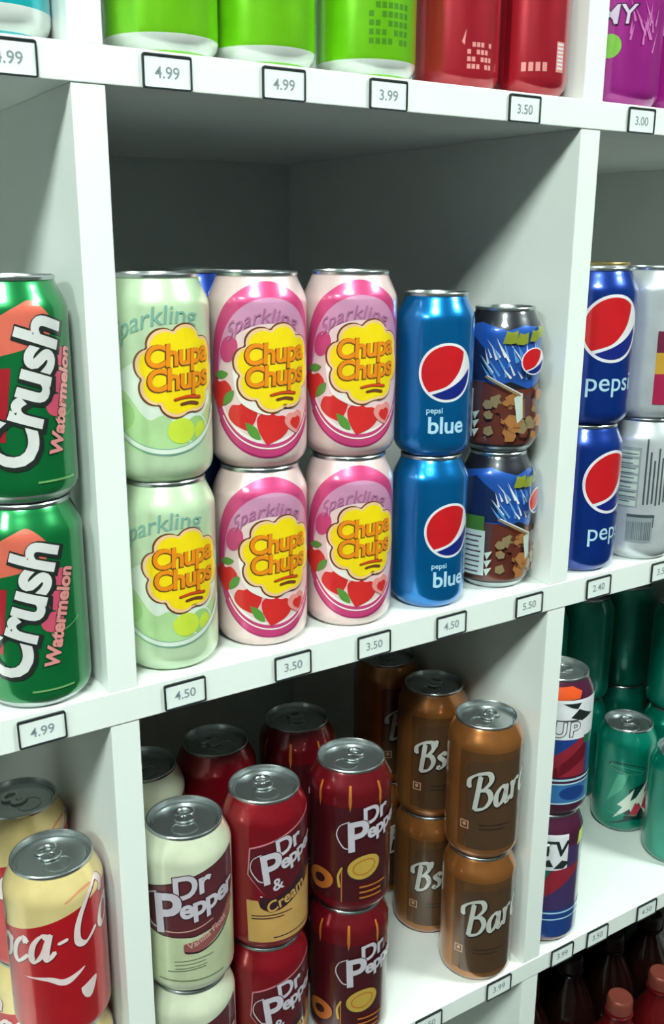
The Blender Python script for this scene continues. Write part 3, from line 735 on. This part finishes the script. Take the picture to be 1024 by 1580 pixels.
# ------------------------------------------------------------------ bottles on the bottom shelf
M_cola = mat('dark_red_soda', (84, 10, 14), 0, 0.14, coat=.5); M_redlab = mat('red_bottle_label', (190, 24, 30), .1, .35); M_cap = mat('brown_red_bottle_cap', (128, 62, 52), .3, .35); M_whl = mat('white_label_stripe', (226, 214, 214), 0, .4)
def bottle_meshes():
    P = [(0, 3), (20, 2), (26, 0), (30.5, 4), (32.2, 12), (32.4, 40), (31.2, 58), (31.2, 112), (32.2, 118), (32.4, 138), (30, 154), (24, 170), (17, 184), (13.5, 193), (13.2, 197), (16, 198), (16, 200), (13, 201), (12.6, 204)]
    body = finish(lathe_bm([(a/1000, z/1000) for a, z in P], 64), 'body', M_cola, True, 60)
    Lb = [(31.5, 60), (31.6, 60), (31.6, 110), (31.5, 110)]
    lab = finish(lathe_bm([(a/1000, z/1000) for a, z in Lb], 64, lambda a: 0), 'label_band', M_redlab, True, 40)
    St = [(31.7, 78), (31.75, 78), (31.75, 86), (31.7, 86)]
    stp = finish(lathe_bm([(a/1000, z/1000) for a, z in St], 64), 'stripe', M_whl, True, 40)
    bm = bmesh.new(); seg = 72; rings = []
    for (r, z, kn) in ((13.6, 202, 1), (14.4, 202.4, 1), (14.4, 215, 1), (13.8, 217.6, 0), (12.6, 219, 0), (0, 219, 0)):
        rings.append([bm.verts.new(((r+(.25 if kn and k % 2 else 0))*math.sin(2*math.pi*k/seg)/1000, -(r+(.25 if kn and k % 2 else 0))*math.cos(2*math.pi*k/seg)/1000, z/1000)) for k in range(seg)] if r else [bm.verts.new((0, 0, z/1000))])
    for A, B in zip(rings, rings[1:]):
        for k in range(seg):
            k2 = (k+1) % seg
            bm.faces.new((A[k], A[k2], B[k2], B[k]) if len(B) > 1 else (A[k], A[k2], B[0]))
    cap = finish(bm, 'cap', M_cap, True, 30)
    return body, lab, stp, cap
bb, bl_, bs, bc = bottle_meshes()
M_dkcola = mat('shade_dark_cola', (26, 9, 8), 0, 0.15, coat=.4); M_dkcap = mat('shade_dark_cap', (38, 20, 20), 0, .45); M_dklab = mat('shade_dark_label', (84, 14, 18), .1, .4)  # near-black colours stand in for the shade deep in the bottom bay
first = None
cols = {1.467: 'left', 1.65: 'middle', 1.83: 'right'}
for y in (.111,):
    for x, nm in cols.items():
        loc = W(x, y, -1.985)
        if first is None:
            r = empty('soda_bottle', loc); link('body', bb, r); lb_ = link('label_band', bl_, r); link('stripe', bs, lb_); link('cap', bc, r); first = r
        else:
            r = first.copy(); COL.objects.link(r)
            for ch in first.children:
                c = ch.copy(); COL.objects.link(c); c.parent = r
                for g in ch.children:
                    d = g.copy(); COL.objects.link(d); d.parent = c
        r.location = loc; r.rotation_euler = (0, 0, random.Random(int(x*100+y*10)).random()*6)
        tag(r, 'dark red soda bottle with brown red cap, %s one of three on the bottom shelf' % nm, 'bottle', 'soda bottles on the bottom shelf')

def recolour(me, m):
    c = me.copy(); c.materials.clear(); c.materials.append(m); return c
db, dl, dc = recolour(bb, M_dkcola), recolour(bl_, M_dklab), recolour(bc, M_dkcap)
first = None
for y, row in ((.31, 'second row'), (.50, 'third row'), (.69, 'last row')):  # added rows of filler bottles that darken the back of the bay
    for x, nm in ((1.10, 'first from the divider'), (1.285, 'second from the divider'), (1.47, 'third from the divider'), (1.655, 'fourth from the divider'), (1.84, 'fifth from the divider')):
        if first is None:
            r = empty('filler_bottle', W(x, y, -1.985)); link('body', db, r); link('label_band', dl, r); link('cap', dc, r); first = r
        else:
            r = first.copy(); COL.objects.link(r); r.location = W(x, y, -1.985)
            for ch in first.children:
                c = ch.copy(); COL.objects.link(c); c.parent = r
        tag(r, 'added dark filler bottle on the bottom shelf, %s, %s' % (row, nm), 'bottle', 'added filler bottles at the back of the bottom shelf')

# ------------------------------------------------------------------ price tags clipped along the shelf fronts
def tag_frame(w, h, b, t):
    bm = bmesh.new(); vs = []
    def rr(w_, h_, rad, n=4):
        o = []
        for cx, cz, a0 in ((w_/2-rad, h_/2-rad, 0), (-w_/2+rad, h_/2-rad, 90), (-w_/2+rad, -h_/2+rad, 180), (w_/2-rad, -h_/2+rad, 270)):
            for k in range(n+1):
                a = math.radians(a0+90*k/n); o.append((cx+rad*math.cos(a), cz+rad*math.sin(a)))
        return o
    O = rr(w, h, .0014); I = rr(w-2*b, h-2*b, .0008)
    L = []
    for pts, y in ((O, 0), (O, -t), (I, -t), (I, -t*.3)): L.append([bm.verts.new((x, y, z)) for x, z in pts])
    n = len(O)
    for A, B in zip(L, L[1:]):
        for k in range(n): bm.faces.new((A[k], A[(k+1) % n], B[(k+1) % n], B[k]))
    return finish(bm, 'frame', M_black)
TW, TH = 0.0295, 0.0182
m_frame = tag_frame(TW, TH, 0.0009, 0.0016)
m_card = finish(box_bm(-TW/2+.0009, TW/2-.0009, -0.0008, 0.0, -TH/2+.0009, TH/2-.0009), 'card', M_card)
def num_mesh(s):
    vs, fs = sh_text(s, .0088, 0, .0001, 1.0)
    me = bpy.data.meshes.new('price_lettering'); me.from_pydata([(x, -0.00095, z-.0033) for x, z in vs], [], fs); me.materials.append(M_ink); return me
def price(x, z, s, label, tilt=0):
    r = empty('price_tag', W(x, 0, z)-Vector((0, 0.0002, 0))); r.rotation_euler = (0, math.radians(tilt), 0)
    link('frame', m_frame, r); link('card', m_card, r); link('price_lettering', num_mesh(s), r)
    tag(r, label, 'price tag', 'price tags on the shelf fronts')
for x, s, lb in ((-.1341, '4.99', 'below the cyan teal can at top left'), (.0931, '4.99', 'below the first lime green can'), (.2884, '4.99', 'below the middle lime green can'),
                 (.4884, '3.99', 'below the third lime green can'), (.7945, '3.50', 'below the two red cans'), (1.1092, '3.00', 'below the magenta can')):
    price(x, .9548, s, 'small black framed price tag on top shelf '+lb)
for x, s, lb in ((-.1632, '4.99', 'below the big green cans'), (.0831, '4.50', 'below the pale green cans'), (.2977, '3.50', 'below the left pink cans'), (.479, '3.50', 'below the right pink cans'),
                 (.6705, '4.50', 'below the slim bright blue cans'), (.8849, '5.50', 'below the short dark cans'), (1.0978, '2.40', 'below the deep blue cans'), (1.3137, '3.50', 'below the silver white cans')):
    price(x, -.0315, s, 'small black framed price tag on middle shelf '+lb, -1)
for x, s, lb in ((.6509, '4.50', 'left of the front copper cans'), (.865, '3.99', 'below the front copper cans'), (1.0768, '3.99', 'below the tall plum can'), (1.2034, '3.50', 'just right of the tall plum can'),
                 (1.3928, '4.50', 'left of the front teal can, furthest right')):
    price(x, -1.0125, s, 'small black framed price tag on lower shelf '+lb)
